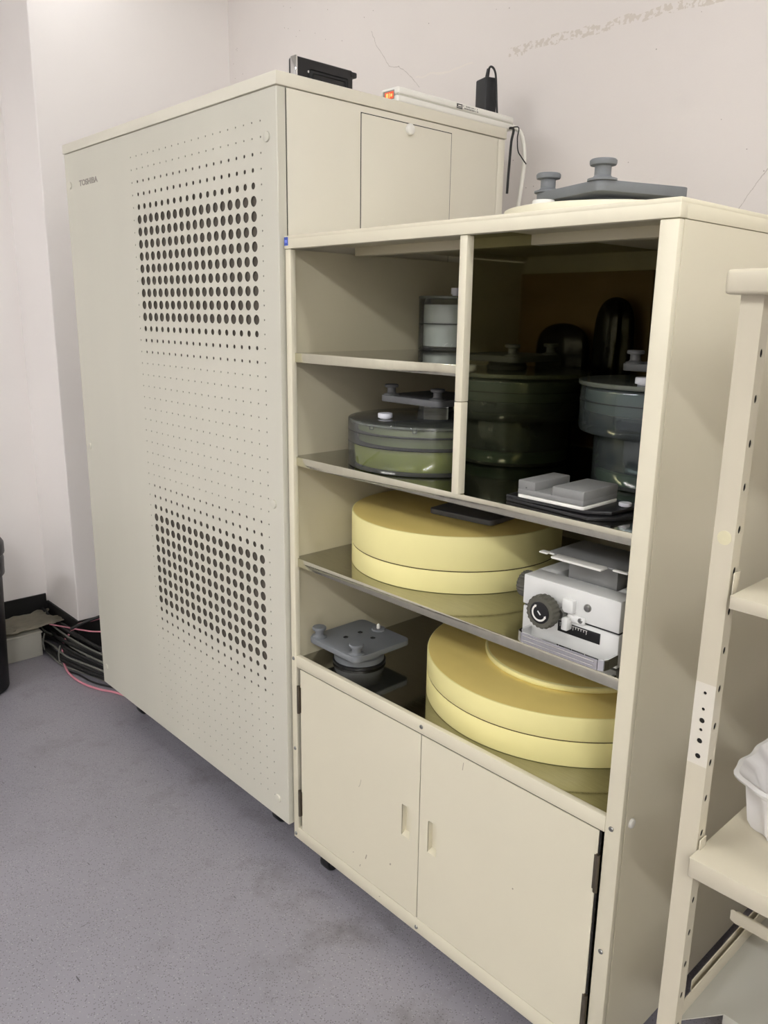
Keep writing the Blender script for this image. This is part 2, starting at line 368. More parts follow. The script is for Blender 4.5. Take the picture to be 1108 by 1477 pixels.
# ------------------------------------------------------------------ the room
XR, YF, YB = 3.6, -4.4, 0.90
def struct(name, mb, m):
    o = mb.build(name, m, smooth=False); o['kind'] = 'structure'; return o
struct('floor', MB().box(-2.0, XR, YF, YB+.1, -.06, 0), 'floor')
struct('ceiling', MB().box(-2.0, XR, YF, YB+.1, CEIL, CEIL+.06), 'ceil')
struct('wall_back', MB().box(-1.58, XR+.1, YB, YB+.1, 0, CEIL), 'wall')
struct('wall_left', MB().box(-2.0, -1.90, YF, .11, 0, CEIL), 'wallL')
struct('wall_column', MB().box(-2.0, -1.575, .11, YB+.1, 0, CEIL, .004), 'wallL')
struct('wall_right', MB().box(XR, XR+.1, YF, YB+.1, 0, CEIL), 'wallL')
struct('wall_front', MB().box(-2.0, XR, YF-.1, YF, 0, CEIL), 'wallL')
struct('baseboard_left', MB().box(-1.90, -1.892, YF, .102, 0, .187), 'skirt')
struct('baseboard_column', MB().prism([(-1.892, .11), (-1.892, .102), (-1.567, .102), (-1.567, YB), (-1.575, YB), (-1.575, .11)], 0, .155), 'skirt')
# ceiling lamps
for (xy, ln, pw) in LAMPS:
    t = thing('ceiling_lamp', (xy[0], xy[1], CEIL), 'long white tube lamp on the ceiling, outside the picture', 'lamp', group='ceiling tube lamps')
    MB().box(-ln/2, ln/2, -.10, .10, -.055, 0, .004).build('housing', 'housing', t)
    lm = mat('lamp_tube', (255, 250, 240), 0.5, emit=((250, 252, 255), 26*pw/8))
    for s in (-1, 1): MB().tube([(-ln/2+.02, s*.05, -.068), (ln/2-.02, s*.05, -.068)], .013, 12).build('tube', lm, t)
# low duct along the left wall
t = thing('cable_duct', (-1.79, -.75, 0), 'low grey duct box on the floor along the left wall, behind the black bin', 'duct')
MB().box(-1.888, -1.69, -2.2, 0.0, 0, .098, .002).build('duct_body', 'duct', t, world=True)
MB().box(-1.888, -1.686, -2.2, 0.004, .098, .105, .002).build('duct_lid', 'duct', t, world=True)
# crumpled dusty sheet on the duct
def sheet(x0, x1, y0, y1, z, amp, nx, ny, seed, outline=None):
    rnd = random.Random(seed); bm = bmesh.new(); g = {}
    ph = [(rnd.uniform(4, 22), rnd.uniform(4, 22), rnd.uniform(0, 6)) for _ in range(6)]
    for i in range(nx+1):
        for j in range(ny+1):
            u, v = i/nx, j/ny; x = x0+(x1-x0)*u; y = y0+(y1-y0)*v
            h = sum(abs(math.sin(a*u*2+b*v*2+c)) for a, b, c in ph)/6
            x += .012*math.sin(9*v+1); y += .03*math.sin(7*u+2)
            g[i, j] = bm.verts.new((x, y, z+amp*h))
    for i in range(nx):
        for j in range(ny): bm.faces.new((g[i, j], g[i+1, j], g[i+1, j+1], g[i, j+1]))
    bmesh.ops.solidify(bm, geom=bm.faces[:], thickness=.0015); mb = MB(); mb.bm.free(); mb.bm = bm; return mb
o = centre(sheet(-1.885, -1.70, -.62, .100, .108, .022, 18, 50, 3).build('plastic_sheet', 'film')); solo(o, 'crumpled dusty translucent sheet lying on top of the low duct', 'sheet')

# black bin at the left edge
t = thing('waste_bin', (-1.545, -.315, 0), 'black plastic waste bin standing at the left edge of the photo', 'bin')
MB().lathe([(.118, .012), (.122, 0), (.128, .004), (.143, .45), (.143, .47), (.138, .47), (.124, .02), (.0, .02)], n=40).build('body', 'rubber', t)
MB().lathe([(.144, .44), (.152, .442), (.154, .50), (.150, .512), (.158, .52), (.158, .555), (.152, .565), (.142, .565), (.138, .52), (.140, .44)], n=40).build('rim', 'black', t)

# ------------------------------------------------------------------ tall cabinet with perforated front
HB, HT = .10, 1.85
WA, DA = 1.096, .737
t = A = thing('tall_cabinet', (-.548, .37, 0), 'tall cream metal cabinet with a perforated front and rows of round vent holes', 'cabinet')
bm = bmesh.new(); px, pz = .0317, .03145
us = [-.662-px/2+px*i for i in range(21)]; zt = 1.8615-.0; ztop = 1.8638-.1+.0
ZT = 1.7638; vs = [ZT+pz/2-pz*(52-j) for j in range(53)]
rad = {}
for i in range(20):
    for j in range(52):
        r = .0021
        if 1 <= i <= 18:
            for base in (2, 28):
                k = j-base
                if k in (0, 14): r = .0037
                elif k in (1, 13): r = .0048
                elif k in (2, 12): r = .0073
                elif 3 <= k <= 11: r = .0113
        rad[i, 51-j] = r
off = A.location
holes_sheet(bm, us, vs, rad, lambda u, v, d: (u-off.x, d-off.y, v-off.z), .0010)
def fr(u0, u1, v0, v1):
    bm.faces.new([bm.verts.new((a-off.x, -off.y, b)) for a, b in ((u0, v0), (u1, v0), (u1, v1), (u0, v1))])
L0, R0, T0, B0 = -WA+.002, -.002, HT-.0285, HB+.002
fr(L0, us[0], B0, T0); fr(us[-1], R0, B0, T0); fr(us[0], us[-1], vs[-1], T0); fr(us[0], us[-1], B0, vs[0])
# folded flanges with a small corner radius
def strip(prof, z0, z1):
    vsn = [(bm.verts.new((x-off.x, y-off.y, z0)), bm.verts.new((x-off.x, y-off.y, z1))) for x, y in prof]
    for a, b in zip(vsn, vsn[1:]): bm.faces.new((a[0], b[0], b[1], a[1]))
strip([(R0, 0), (-.0006, .0006), (0, .002), (0, .022)], B0, T0); strip([(L0, 0), (-WA+.0006, .0006), (-WA, .002), (-WA, .022)], B0, T0)
for z, dz in ((B0, -1), (T0, 1)):
    a = [bm.verts.new((x-off.x, y-off.y, z+dz*e)) for x, y, e in ((-WA, 0, 0), (0, 0, 0), (0, .022, 0), (-WA, .022, 0))]; bm.faces.new(a)
bmesh.ops.recalc_face_normals(bm, faces=bm.faces[:])
mb = MB(); mb.bm.free(); mb.bm = bm
mb.build('perforated_front_panel', 'front', A, smooth=False)
MB().box(-WA+.03, -.03, .0035, .006, .14, 1.80).build('filter_backing', 'mesh', A, world=True)
MB().box(-WA+.004, -.004, .0235, DA-.004, HB+.004, HT-.028).build('inner_core', 'dark', A, world=True)
MB().box(-.003, 0, .0255, .7075, HB, HT-.028, .0008).build('side_panel', 'cream', A, world=True)
MB().box(-WA, -WA+.003, .0255, .7075, HB, HT-.028, .0008).build('side_panel', 'front', A, world=True)
MB().box(-WA, 0.0, .7095, DA, HB, HT-.028, .0015).build('rear_panel', 'cream', A, world=True)
MB().box(-WA-.002, .003, -.003, DA+.003, HT-.0262, HT, .002).build('top_panel', 'cream', A, world=True)
MB().box(-WA+.01, -.01, .02, DA-.02, HB-.004, HB+.02).build('floor_pan', 'dark', A, world=True)
# access door on the side: a shadow joint around a flush panel
MB().box(-.0005, .0003, .2290, .5290, 1.10, 1.8085).build('door_joint', 'dark', A, world=True)
d = MB().box(-.0005, .0016, .2312, .5268, 1.102, 1.8065, .0008).build('access_door', 'cream', A, world=True)
MB().lathe([(.0125, 0), (.013, .002), (.0125, .006), (.010, .0085), (.004, .0095)], 0.0016, .3803, 28, 'X', 1.7945).build('door_knob', 'white', d, world=True)
for (x, z) in ((-.0355, 1.7295), (-1.0646, 1.7328), (-1.0635, .9434), (-.0369, .9372), (-1.0634, .1677), (-.045, .1572)):
    MB().lathe([(.0105, 0), (.0108, -.0015), (.0098, -.0035), (.006, -.0045), (.001, -.0048)], x, 0, 24, 'Y', z).build('fixing_button', 'front', A, world=True)
# grey lettering
fc = bpy.data.curves.new('lettering', 'FONT'); fc.body = 'TOSHIBA'; fc.size = .0215; fc.extrude = .0002; fc.offset = .0007; fc.space_character = 1.0
fo = bpy.data.objects.new('lettering_curve', fc); COL.objects.link(fo); bpy.context.view_layer.update()
me = bpy.data.meshes.new_from_object(fo.evaluated_get(bpy.context.evaluated_depsgraph_get())); bpy.data.objects.remove(fo)
xs = [v.co.x for v in me.vertices]; sx = .127/(max(xs)-min(xs))
me.transform(Matrix.Diagonal((sx, 1, 1, 1))); me.transform(Matrix.Rotation(PI/2, 4, 'X')); me.materials.clear(); me.materials.append(M['printg'])
me.transform(Matrix.Translation(Vector((-.9985, -.0003, 1.7255))-off)); lo = bpy.data.objects.new('lettering', me); COL.objects.link(lo); lo.parent = A; lo['label'] = 'grey printed brand lettering'
def caster(parent, x, y, z, s=1.0):
    c = MB().lathe([(.022*s, -.016), (.025*s, -.012), (.025*s, .012), (.022*s, .016)], x, y, 24, 'X', .025*s).build('caster', 'rubber', parent, world=True)
    MB().box(x-.021, x-.018, y-.016, y+.026, .02, z, .001).box(x+.018, x+.021, y-.016, y+.026, .02, z, .001).box(x-.021, x+.021, y-.016, y+.03, z-.006, z+.004, .001).build('caster_fork', 'black', c, world=True)
for x in (-.15, -.97):
    for y in (.085, .66): caster(A, x, y, HB)

# ------------------------------------------------------------------ open shelf cabinet
X0, X1, Y0, ZB, ZS = .008, .904, .010, .069, 1.530
YD = .66
B = thing('shelf_cabinet', (.456, .34, 0), 'beige open shelf cabinet with two lower doors, full of discs and plastic cylinders', 'cabinet')
P = lambda mb, n, m, par=B, **k: mb.build(n, m, par, world=True, **k)
P(MB().box(X0-.002, X1+.001, Y0-.001, YD+.02, ZS-.008, ZS, .0015).box(X0-.002, X1+.001, Y0-.001, Y0+.018, ZS-.0265, ZS-.006, .0015)
  .box(X1-.012, X1+.001, Y0+.0175, YD+.02, ZS-.0265, ZS-.006, .001), 'top_panel', 'creamB')
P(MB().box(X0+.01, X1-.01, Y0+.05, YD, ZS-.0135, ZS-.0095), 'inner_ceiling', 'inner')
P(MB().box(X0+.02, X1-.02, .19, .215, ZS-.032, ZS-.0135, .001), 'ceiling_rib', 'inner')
P(MB().box(X0, .027, Y0, Y0+.014, ZB, ZS-.0275, .0018), 'front_post', 'creamB')
P(MB().box(.875, X1, Y0, Y0+.014, ZB, ZS-.0275, .0018), 'front_post', 'creamB')
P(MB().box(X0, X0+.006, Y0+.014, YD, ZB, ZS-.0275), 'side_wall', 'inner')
P(MB().box(X1-.005, X1, Y0+.014, YD, ZB, ZS-.0275), 'side_wall', 'creamB')
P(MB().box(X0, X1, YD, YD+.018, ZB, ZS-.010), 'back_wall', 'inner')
P(MB().box(.530, X1-.006, YD-.008, YD, 1.06, 1.475, .001), 'back_board', 'back')
P(MB().box(.027, .875, Y0, Y0+.012, .5445, .574, .0015), 'middle_rail', 'creamB')
P(MB().box(.027, .875, Y0, Y0+.012, ZB, .1040, .0015), 'bottom_rail', 'creamB')
P(MB().box(X0+.006, X1-.006, Y0+.012, YD, .548, .560), 'lower_shelf', 'steel')
P(MB().box(X0+.006, X1-.006, Y0+.012, YD, ZB, ZB+.012), 'bottom_panel', 'creamB')
def shelf(z, xa, xb, y=Y0+.010):
    s = P(MB().box(xa, xb, y, YD, z-.0015, z), 'shelf', 'steel')
    MB().box(xa, xb, y-.0012, y+.0012, z-.0200, z-.0001, .0006).box(xa, xb, y, y+.02, z-.0205, z-.019, .0004).build('shelf_edge', 'lip', s, world=True)
    return s
shelf(1.2865, .0145, .5085); shelf(1.0555, .0145, .898); shelf(.8160, .0145, .898)
# polished divider with its folded front edge
dv = P(MB().box(.5095, .5215, Y0+.014, YD-.008, 1.0557, ZS-.014), 'divider', 'steel_dark')
MB().box(.5090, .5255, Y0, Y0+.018, 1.2235, ZS-.0275, .0012).box(.5085, .5250, Y0, Y0+.018, 1.0560, 1.2225, .0012).build('divider_edge', 'creamB', dv, world=True)
# doors, joints, hinges, finger pulls
P(MB().box(.0400, .0440, Y0+.0022, Y0+.004, .1045, .5445).box(.8645, .8690, Y0+.0022, Y0+.004, .1045, .5445).box(.4480, .4525, Y0+.0022, Y0+.004, .1045, .5445)
  .box(.0400, .8690, Y0+.0022, Y0+.004, .1045, .1070).box(.0400, .8690, Y0+.0022, Y0+.004, .5415, .5445), 'door_joint', 'dark')
def door(xa, xb, pull_x, hx, hs):
    d = P(MB().box(xa, pull_x-.0125, Y0, Y0+.002, .1062, .5425).box(pull_x+.0125, xb, Y0, Y0+.002, .1062, .5425).box(pull_x-.0125, pull_x+.0125, Y0, Y0+.002, .3585, .5425)
          .box(pull_x-.0125, pull_x+.0125, Y0, Y0+.002, .1062, .2840), 'cupboard_door', 'creamB', smooth=False)
    q = MB(); y0, y1 = Y0+.0005, Y0+.0135; a, b, c, e = pull_x-.0125, pull_x+.0125, .2840, .3585
    q.quad((a, y0, c), (a, y1, c+.002), (a, y1, e), (a, y0, e)); q.quad((b, y0, c), (b, y0, e), (b, y1, e), (b, y1, c+.002))
    q.quad((a, y1, c+.006), (b, y1, c+.006), (b, y1, e), (a, y1, e)); q.quad((a, y0, e), (b, y0, e), (b, y1, e), (a, y1, e)); q.quad((a, y0, c), (b, y0, c), (b, y1, c+.006), (a, y1, c+.006))
    q.build('finger_pull', 'creamB', d, world=True, smooth=False)
    for zc in (.4630, .1790):
        h = MB().tube([(hx, Y0-.002, zc-.036), (hx, Y0-.002, zc+.036)], .0040, 12)
        h.box(hx-.0005, hx+.0075*hs, Y0-.0012, Y0+.0004, zc-.033, zc+.033) if hs > 0 else h.box(hx-.0075, hx+.0005, Y0-.0012, Y0+.0004, zc-.033, zc+.033)
        h.build('hinge', 'hinge', d, world=True)
door(.0430, .4490, .4110, .0372, 1); door(.4515, .8655, .4885, .8685, -1)
for x, z in ((.0172, .5636), (.4496, .5606), (.8868, .5572), (.0183, .3236), (.0173, .0821), (.4503, .0818), (.8885, .3190), (.889, .0818)):
    P(MB().lathe([(.0045, 0), (.0045, -.001), (.0035, -.0022), (.0015, -.0026)], x, Y0, 16, 'Y', z), 'screw', 'screw')
P(MB().lathe([(.0085, 0), (.0085, .002), (.007, .0042), (.003, .0052)], X1, .0415, 24, 'X', .563), 'side_button', 'white')
lb = P(MB().box(X0-.0005, .0205, Y0-.0016, Y0-.0009, 1.5100, 1.5270), 'blue_label', 'blue')
MB().box(X0+.0018, .0180, Y0-.0019, Y0-.0015, 1.5155, 1.5215).build('label_print', 'bluel', lb, world=True)
for x in (.095, .81):
    for y in (.060, .60): caster(B, x, y, ZB, .98)

# ------------------------------------------------------------------ plates with spools
def spool(parent, x, y, z, s=1.0, m='grey'):
    MB().lathe([(.0225*s, z), (.0225*s, z+.003*s), (.0150*s, z+.0050*s), (.0125*s, z+.008*s), (.0125*s, z+.021*s), (.0195*s, z+.0225*s), (.0205*s, z+.025*s), (.0205*s, z+.029*s), (.0185*s, z+.031*s)], x, y, 28).build('spool', m, parent)
def rounded(hw, hd, r, n=5):
    pts = []
    for cx, cy, a0 in ((hw-r, hd-r, 0), (-hw+r, hd-r, PI/2), (-hw+r, -hd+r, PI), (hw-r, -hd+r, 1.5*PI)):
        for k in range(n+1): a = a0+PI/2*k/n; pts.append((cx+r*math.cos(a), cy+r*math.sin(a)))
    return pts
def mount_plate(loc, rz, label, hw=.088, th=.0135, hub=(.055, .035), spools=((-1, -1), (-1, 1), (1, -1), (1, 1)), bolts=True, m='grey', s=1.0, peg=None, clear_hub=False, group=None):
    """origin at the underside of the hub"""
    t = thing('mounting_plate', loc, label, 'plate', rz, group)
    hz = hub[1]
    MB().prism(rounded(hw, hw, .018), hz, hz+th, .0015).build('plate', m, t)
    hb = MB().lathe([(hub[0], 0), (hub[0], hz*.45), (hub[0]*.93, hz*.5), (hub[0]*.93, hz)], 0, 0, 40).build('hub', 'acr_clear' if clear_hub else m, t)
    e = hw-.020
    for sx, sy in spools: spool(t, sx*e, sy*e, hz+th, s, m)
    if peg:
        MB().lathe([(.017, hz+th), (.016, hz+th+.004)], peg[0]*e, peg[1]*e, 24).build('boss', m, t)
        MB().lathe([(.0045, hz+th+.004), (.0045, hz+th+.012), (.002, hz+th+.015)], peg[0]*e, peg[1]*e, 16).build('peg', 'white', t)
    if bolts:
        for sx, sy in ((-1, -1), (-1, 1), (1, -1), (1, 1)):
            MB().lathe([(.0062, hz+th), (.0062, hz+th+.0008), (.0045, hz+th+.001), (.0040, hz+th-.001)], sx*.023, sy*.023, 16).build('bolt', 'black', t)
    return t
def white_cap(x, y, z, label, r=.017, h=.016, m='cap', group=None):
    t = thing('filler_cap', (x, y, z), label, 'cap', 0, group)
    MB().lathe([(r*.72, 0), (r*.72, h*.2), (r*.98, h*.2), (r, h*.28), (r, h*.88), (r*.94, h)], 0, 0, 32).build('cap', m, t)
    return t

# plate lying on the bottom shelf
p = mount_plate((.122, .128, .560+.0005), 0, 'grey plate with round knobs lying on the bottom shelf, at the left post', hub=(.060, .044), spools=((-1, -1), (1, -1)), peg=(-.1, 1), s=.82)
MB().lathe([(.064, .0), (.064, .006), (.058, .008)], 0, 0, 40).build('base_ring', 'black', p)

# ------------------------------------------------------------------ yellow discs
def disc(cx, cy, z0, z1, R, par, name, m='yellow', bev=.0016):
    return MB().cyl(0, 0, z0, z1, R, bev, 96).build(name, m, par)
t = thing('yellow_disc_stack', (.272, .292, .8165), 'big pale yellow round disc stack on the middle shelf, under the green cylinder', 'disc')
disc(0, 0, 0, .0465, .241, t, 'bottom_disc'); disc(0, 0, .0465, .048, .2395, t, 'joint', 'seam', 0); disc(0, 0, .048, .1215, .241, t, 'top_disc', bev=.003)
gp = thing('flat_grey_plate', (.335, .305, .9388), 'flat grey plate lying on the yellow disc of the middle shelf', 'plate', .10)
MB().prism(rounded(.085, .085, .012), 0, .012, .0015).build('plate', 'greyd', gp)
t = thing('yellow_disc_stack', (.5525, .3785-.028, .5605), 'large pale yellow round disc stack on the bottom shelf, below the white device', 'disc')
disc(0, 0, 0, .0505, .302, t, 'bottom_disc'); disc(0, 0, .0505, .052, .3005, t, 'joint', 'seam', 0); disc(0, 0, .052, .1000, .302, t, 'top_disc', bev=.003)
MB().cyl(.02, .0, .100, .114, .19, .006, 80).build('raised_disc', 'yellow', t)
for o in bpy.data.objects:
    if o.name.split('.')[0] in ('top_disc', 'raised_disc'):
        o.data.materials.append(M['yellow_top'])
        for p_ in o.data.polygons:
            if p_.normal.z > .95: p_.material_index = 1

# ------------------------------------------------------------------ green cylinder (shelf 2, left)
def ring_line(par, r, z, m='seam', h=.0012):
    MB().lathe([(r-.003, z), (r+.0004, z), (r+.0004, z+h), (r-.003, z+h)], 0, 0, 72).build('joint_ring', m, par)
gx, gyy, gz, gr = .262, .198, 1.0560, .1720
t = thing('liquid_cylinder', (gx, gyy, gz), 'flat clear cylinder of olive green liquid on the upper left shelf', 'phantom')
MB().cyl(0, 0, .0, .1000, gr, .0025, 96).build('clear_shell', 'acr_clear', t)
MB().cyl(0, 0, .006, .0500, gr-.013, .002, 80).build('green_liquid', 'olive', t)
MB().cyl(0, 0, .0540, .0900, gr-.02, .002, 80).build('upper_core', 'olive2', t)
MB().cyl(0, 0, .0940, .0990, gr-.004, .001, 80).build('lid', 'acr_top', t)
ring_line(t, gr, .0510, 'skirt', .0014); ring_line(t, gr, .0760, 'skirt', .0009)
for k in range(10):
    a = 2*PI*k/10+.3; MB().cyl((gr-.011)*math.cos(a), (gr-.011)*math.sin(a), .086, .0995, .0045, .001, 12).build('lid_screw', 'acr_clear', t)
white_cap(.226, .106, gz+.1003, 'white round cap on the rim of the flat green cylinder', .0155, .0115)
mount_plate((.280, .205, gz+.1003), 0, 'grey plate with knobs standing on the flat green cylinder', hub=(.040, .034), spools=((-1, -1), (1, -1)), m='greyd', s=.72, clear_hub=True, bolts=False)

# white jar on the top left shelf
t = thing('clear_jar', (.100, .445, 1.2870), 'clear round jar with a milky white core on the top left shelf', 'jar')
JR = .083
MB().cyl(0, 0, 0, .1250, JR, .002, 72).build('clear_shell', 'acr_clear', t)
MB().cyl(0, 0, .010, .0620, JR-.012, .001, 60).build('lower_core', 'milk', t)
MB().cyl(0, 0, .0640, .1080, JR-.012, .001, 60).build('upper_core', 'milk', t)
ring_line(t, JR, .0625, 'skirt', .0010); MB().cyl(0, 0, .1220, .1280, JR+.001, .001, 72).build('lid', 'acr_top', t)
t2 = white_cap(.145, .405, 1.4152, 'grey-white cap on the clear jar of the top left shelf', .012, .018)

# ------------------------------------------------------------------ blue-grey stepped cylinder (right compartment)
bx, by, bz = .704, .400, 1.0560
t = thing('stepped_cylinder', (bx, by, bz), 'stepped blue-grey clear cylinder with a white cap in the right compartment', 'phantom')
MB().cyl(0, 0, .0, .098, .130, .004, 80).build('lower_shell', 'acr_blue', t)
MB().cyl(0, 0, .030, .095, .118, .003, 72).build('lower_core', 'navy', t)
MB().cyl(0, 0, .006, .028, .124, .003, 72).build('green_base', 'greenb', t)
MB().cyl(0, 0, .099, .1900, .162, .010, 96).build('upper_shell', 'acr_blue', t)
MB().cyl(0, 0, .116, .140, .150, .002, 80).build('dark_band', 'navy', t)
MB().cyl(0, 0, .1405, .182, .152, .002, 80).build('teal_band', 'teal', t)
MB().lathe([(.150, .190), (.166, .190), (.1665, .1935), (.166, .198), (.150, .198)], 0, 0, 96).build('rim', 'acr_top', t)
MB().cyl(0, 0, .1915, .1972, .150, .001, 80).build('lid', 'acr_top', t)
ring_line(t, .162, .160, 'skirt', .0010)
white_cap(.728, .268, bz+.1985, 'white round cap on the stepped blue-grey cylinder', .0155, .014)
mount_plate((.735, .405, bz+.1985), 0, 'grey plate with a knob on the stepped blue-grey cylinder', hub=(.045, .020), spools=((-1, -1), (-1, 1)), m='greyd', s=.78, bolts=False)

# black bags and box at the back of the right compartment
def bag(cx, cy, z, rx, ry, h, seed, n=36, m=30):
    rnd = random.Random(seed); bm = bmesh.new(); rings = []
    ph = [(rnd.randint(2, 9), rnd.uniform(0, 6), rnd.uniform(.5, 5)) for _ in range(6)]
    for j in range(m+1):
        v = math.sin(j/m*PI/2); pr = (math.sin(PI*min(1, v*1.02+.02)*.5)**.4)*(1-.0*v) if v < .5 else max(.04, (1-((v-.5)/.5)**7)**.5)
        ring = []
        for k in range(n):
            a = 2*PI*k/n; w_ = 1+.07*sum(math.sin(q*a+p+v*s) for q, p, s in ph)/2
            ring.append(bm.verts.new((rx*pr*w_*math.cos(a), ry*pr*w_*math.sin(a), h*v)))
        rings.append(ring)
    for a, b in zip(rings, rings[1:]):
        for k in range(n): bm.faces.new((a[k], a[(k+1) % n], b[(k+1) % n], b[k]))
    bm.faces.new(rings[0][::-1]); bm.faces.new(rings[-1]); mb = MB(); mb.bm.free(); mb.bm = bm; return mb
o = bag(0, 0, 0, .046, .03, .36, 4).build('black_bag', 'bag'); o.location = (.593, .608, 1.0558); solo(o, 'tall black plastic bag at the back of the right compartment', 'bag')
o = bag(0, 0, 0, .075, .028, .30, 9).build('black_bag', 'bag'); o.location = (.735, .612, 1.0558); solo(o, 'lower crumpled black plastic bag behind the stepped cylinder', 'bag')

# grey battery charger on black trays
t = thing('black_tray', (.715, .088, 1.0557), 'flat black plastic tray under the light grey charger', 'tray')
MB().prism([(-.105, -.045), (.070, -.058), (.100, -.03), (.130, .045), (.10, .075), (-.06, .075), (-.11, .04)], 0, .006, .001).build('lower_plate', 'black', t)
MB().prism([(-.100, -.052), (.060, -.05), (.092, -.024), (.100, .060), (-.06, .070), (-.105, .035)], .0075, .0135, .001).build('upper_plate', 'black', t)
for x, y in ((-.06, .02), (.05, .02), (0, -.02)): MB().cyl(x, y, .0055, .008, .006, 0, 16).build('spacer', 'black', t)
white_cap(.800, .115, 1.0693, 'white flat cap on the black tray beside the grey charger', .0105, .0065)
t = thing('battery_charger', (.706, .086, 1.0693), 'light grey battery charger with a slot, on a black tray on the middle right shelf', 'charger', -.0)
MB().prism(rounded(.067, .052, .006), 0, .0055, .001).build('white_base', 'white', t)
W_, D_ = .066, .051
MB().box(-W_, W_, -D_, D_, .0058, .0155, .0018).box(-W_, -.030, -D_, D_, .014, .0305, .0022).box(.004, W_, -D_, D_, .014, .0305, .0022).build('body', 'charger', t)
MB().box(-.029, .003, .020, D_-.003, .0150, .0165, .0005).build('contact_bay', 'black', t)
MB().box(-.010, .016, .024, .029, .0160, .0175, .0003).build('contact_strip', 'white', t)
MB().cyl(-.048, -.0512, .018, .0195, .0012, 0, 8).build('lamp_dot', 'print', t)
# ------------------------------------------------------------------ white adjustable head device
t = D = thing('white_device', (.755, .105, .8165), 'white metal mounting head with a grey knob and a chrome handle on the middle shelf', 'device')
dx0, dx1 = -.096, .096; dy0, dy1 = -.062, .060
MB().box(dx0, dx1, dy0+.001, dy1, .001, .0585, .002).build('lower_housing', 'wht2', t)
MB().box(dx0+.002, dx1-.002, dy0+.004, dy1-.002, .056, .064).build('joint', 'black', t)
hz0, hz1 = .0625, .1165
up_ = MB(); sl = (-.060, .062, -.018, .040)
up_.box(dx0, dx1, dy0-.001, sl[2], hz0, hz1, .002).box(dx0, dx1, sl[3], dy1, hz0, hz1, .002).box(dx0, sl[0], sl[2]-.004, sl[3]+.004, hz0, hz1, .0006).box(sl[1], dx1, sl[2]-.004, sl[3]+.004, hz0, hz1, .0006)
up_.build('upper_housing', 'wht2', t)
MB().box(sl[0], sl[1], sl[2], sl[3], hz0+.005, hz0+.012).build('slot_floor', 'black', t)
MB().box(-.040, .056, -.012, .034, hz0+.012, .158, .0015).build('table_post', 'charger', t)
# table top with raised front lip and hooked corners
tb = MB().box(-.066, .086, -.040, .070, .1570, .1600, .0008).build('table', 'charger', t)
MB().box(-.046, .052, -.060, -.036, .1555, .1600, .002).build('front_lip', 'white', tb)
MB().box(-.078, -.060, -.050, -.036, .1565, .1600, .002).box(-.066, -.052, -.042, -.030, .1560, .1590, .001).build('hook', 'white', tb)
MB().box(.064, .092, -.046, -.034, .1565, .1600, .002).build('hook', 'white', tb)
# knob (front)
kx, kz, ky = -.022, .0705, dy0-.002
MB().lathe([(.009, 0), (.009, -.014)], kx+.012, ky, 20, 'Y', kz).build('knob_shaft', 'screw', t)
def fluted(parent, cx, cy, cz, axis, R, d0, d1, nf=22):
    mb = MB(); n = nf*4; rings = []
    for (rr, h) in ((R*.90, d0), (R*.97, d0+.2*(d1-d0)), (R, d0+.75*(d1-d0)), (R*.93, d1), (R*.70, d1)):
        ring = []
        for k in range(n):
            a = 2*PI*k/n; r = rr*(1+(.035*math.cos(nf*a) if rr > R*.8 else 0))
            p = (r*math.cos(a), h, r*math.sin(a)) if axis == 'Y' else (h, r*math.cos(a), r*math.sin(a))
            ring.append(mb.bm.verts.new((cx+p[0], cy+p[1], cz+p[2])))
        rings.append(ring)
    for a, b in zip(rings, rings[1:]):
        for k in range(n): mb.bm.faces.new((a[k], a[(k+1) % n], b[(k+1) % n], b[k]))
    mb.bm.faces.new(rings[0]); mb.bm.faces.new(rings[-1]); bmesh.ops.recalc_face_normals(mb.bm, faces=mb.bm.faces[:])
    return mb.build('knob', 'knob', parent)
KR = .0290; kcx = kx-.012
kb = fluted(t, kcx, ky, kz, 'Y', KR, -.012, -.034)
MB().lathe([(.0190, -.0335), (.0190, -.0352), (.0180, -.0356)], kcx, ky, 36, 'Y', kz).build('knob_face', 'redc', kb)
def arc_strip(cx, y, cz, r0, r1, a0, a1, n=24):
    mb = MB(); pr_ = None
    for k in range(n+1):
        a = a0+(a1-a0)*k/n; q = [mb.bm.verts.new((cx+r*math.cos(a), yy, cz+r*math.sin(a))) for r in (r0, r1) for yy in (y, y-.0003)]
        if pr_:
            mb.bm.faces.new((pr_[1], q[1], q[3], pr_[3])); mb.bm.faces.new((pr_[0], pr_[2], q[2], q[0]))
            mb.bm.faces.new((pr_[0], q[0], q[1], pr_[1])); mb.bm.faces.new((pr_[2], pr_[3], q[3], q[2]))
        pr_ = q
    return mb
ar = arc_strip(kcx, ky-.0356, kz, .0118, .0150, math.radians(130), math.radians(335))
for a, s in ((130, -1), (335, 1)):
    a = math.radians(a); c = (kcx+.0134*math.cos(a), kz+.0134*math.sin(a)); tx, tz = -math.sin(a)*s, math.cos(a)*s; nx_, nz_ = math.cos(a), math.sin(a)
    ar.quad((c[0]+nx_*.0028, ky-.0360, c[1]+nz_*.0028), (c[0]-nx_*.0028, ky-.0360, c[1]-nz_*.0028), (c[0]+tx*.0042, ky-.0360, c[1]+tz*.0042), (c[0]+tx*.0041+nx_*.0001, ky-.0360, c[1]+tz*.0041))
ar.build('arrow_print', 'white', kb)
MB().box(kcx-.0042, kcx+.0042, ky-.0361, ky-.0356, kz-.0012, kz+.0012, rot=((kcx, ky, kz), 'Y', .75)).build('knob_lettering', 'wht2', kb)
fluted(t, dx0-.002, -.030, .0865, 'X', .024, 0, -.022)
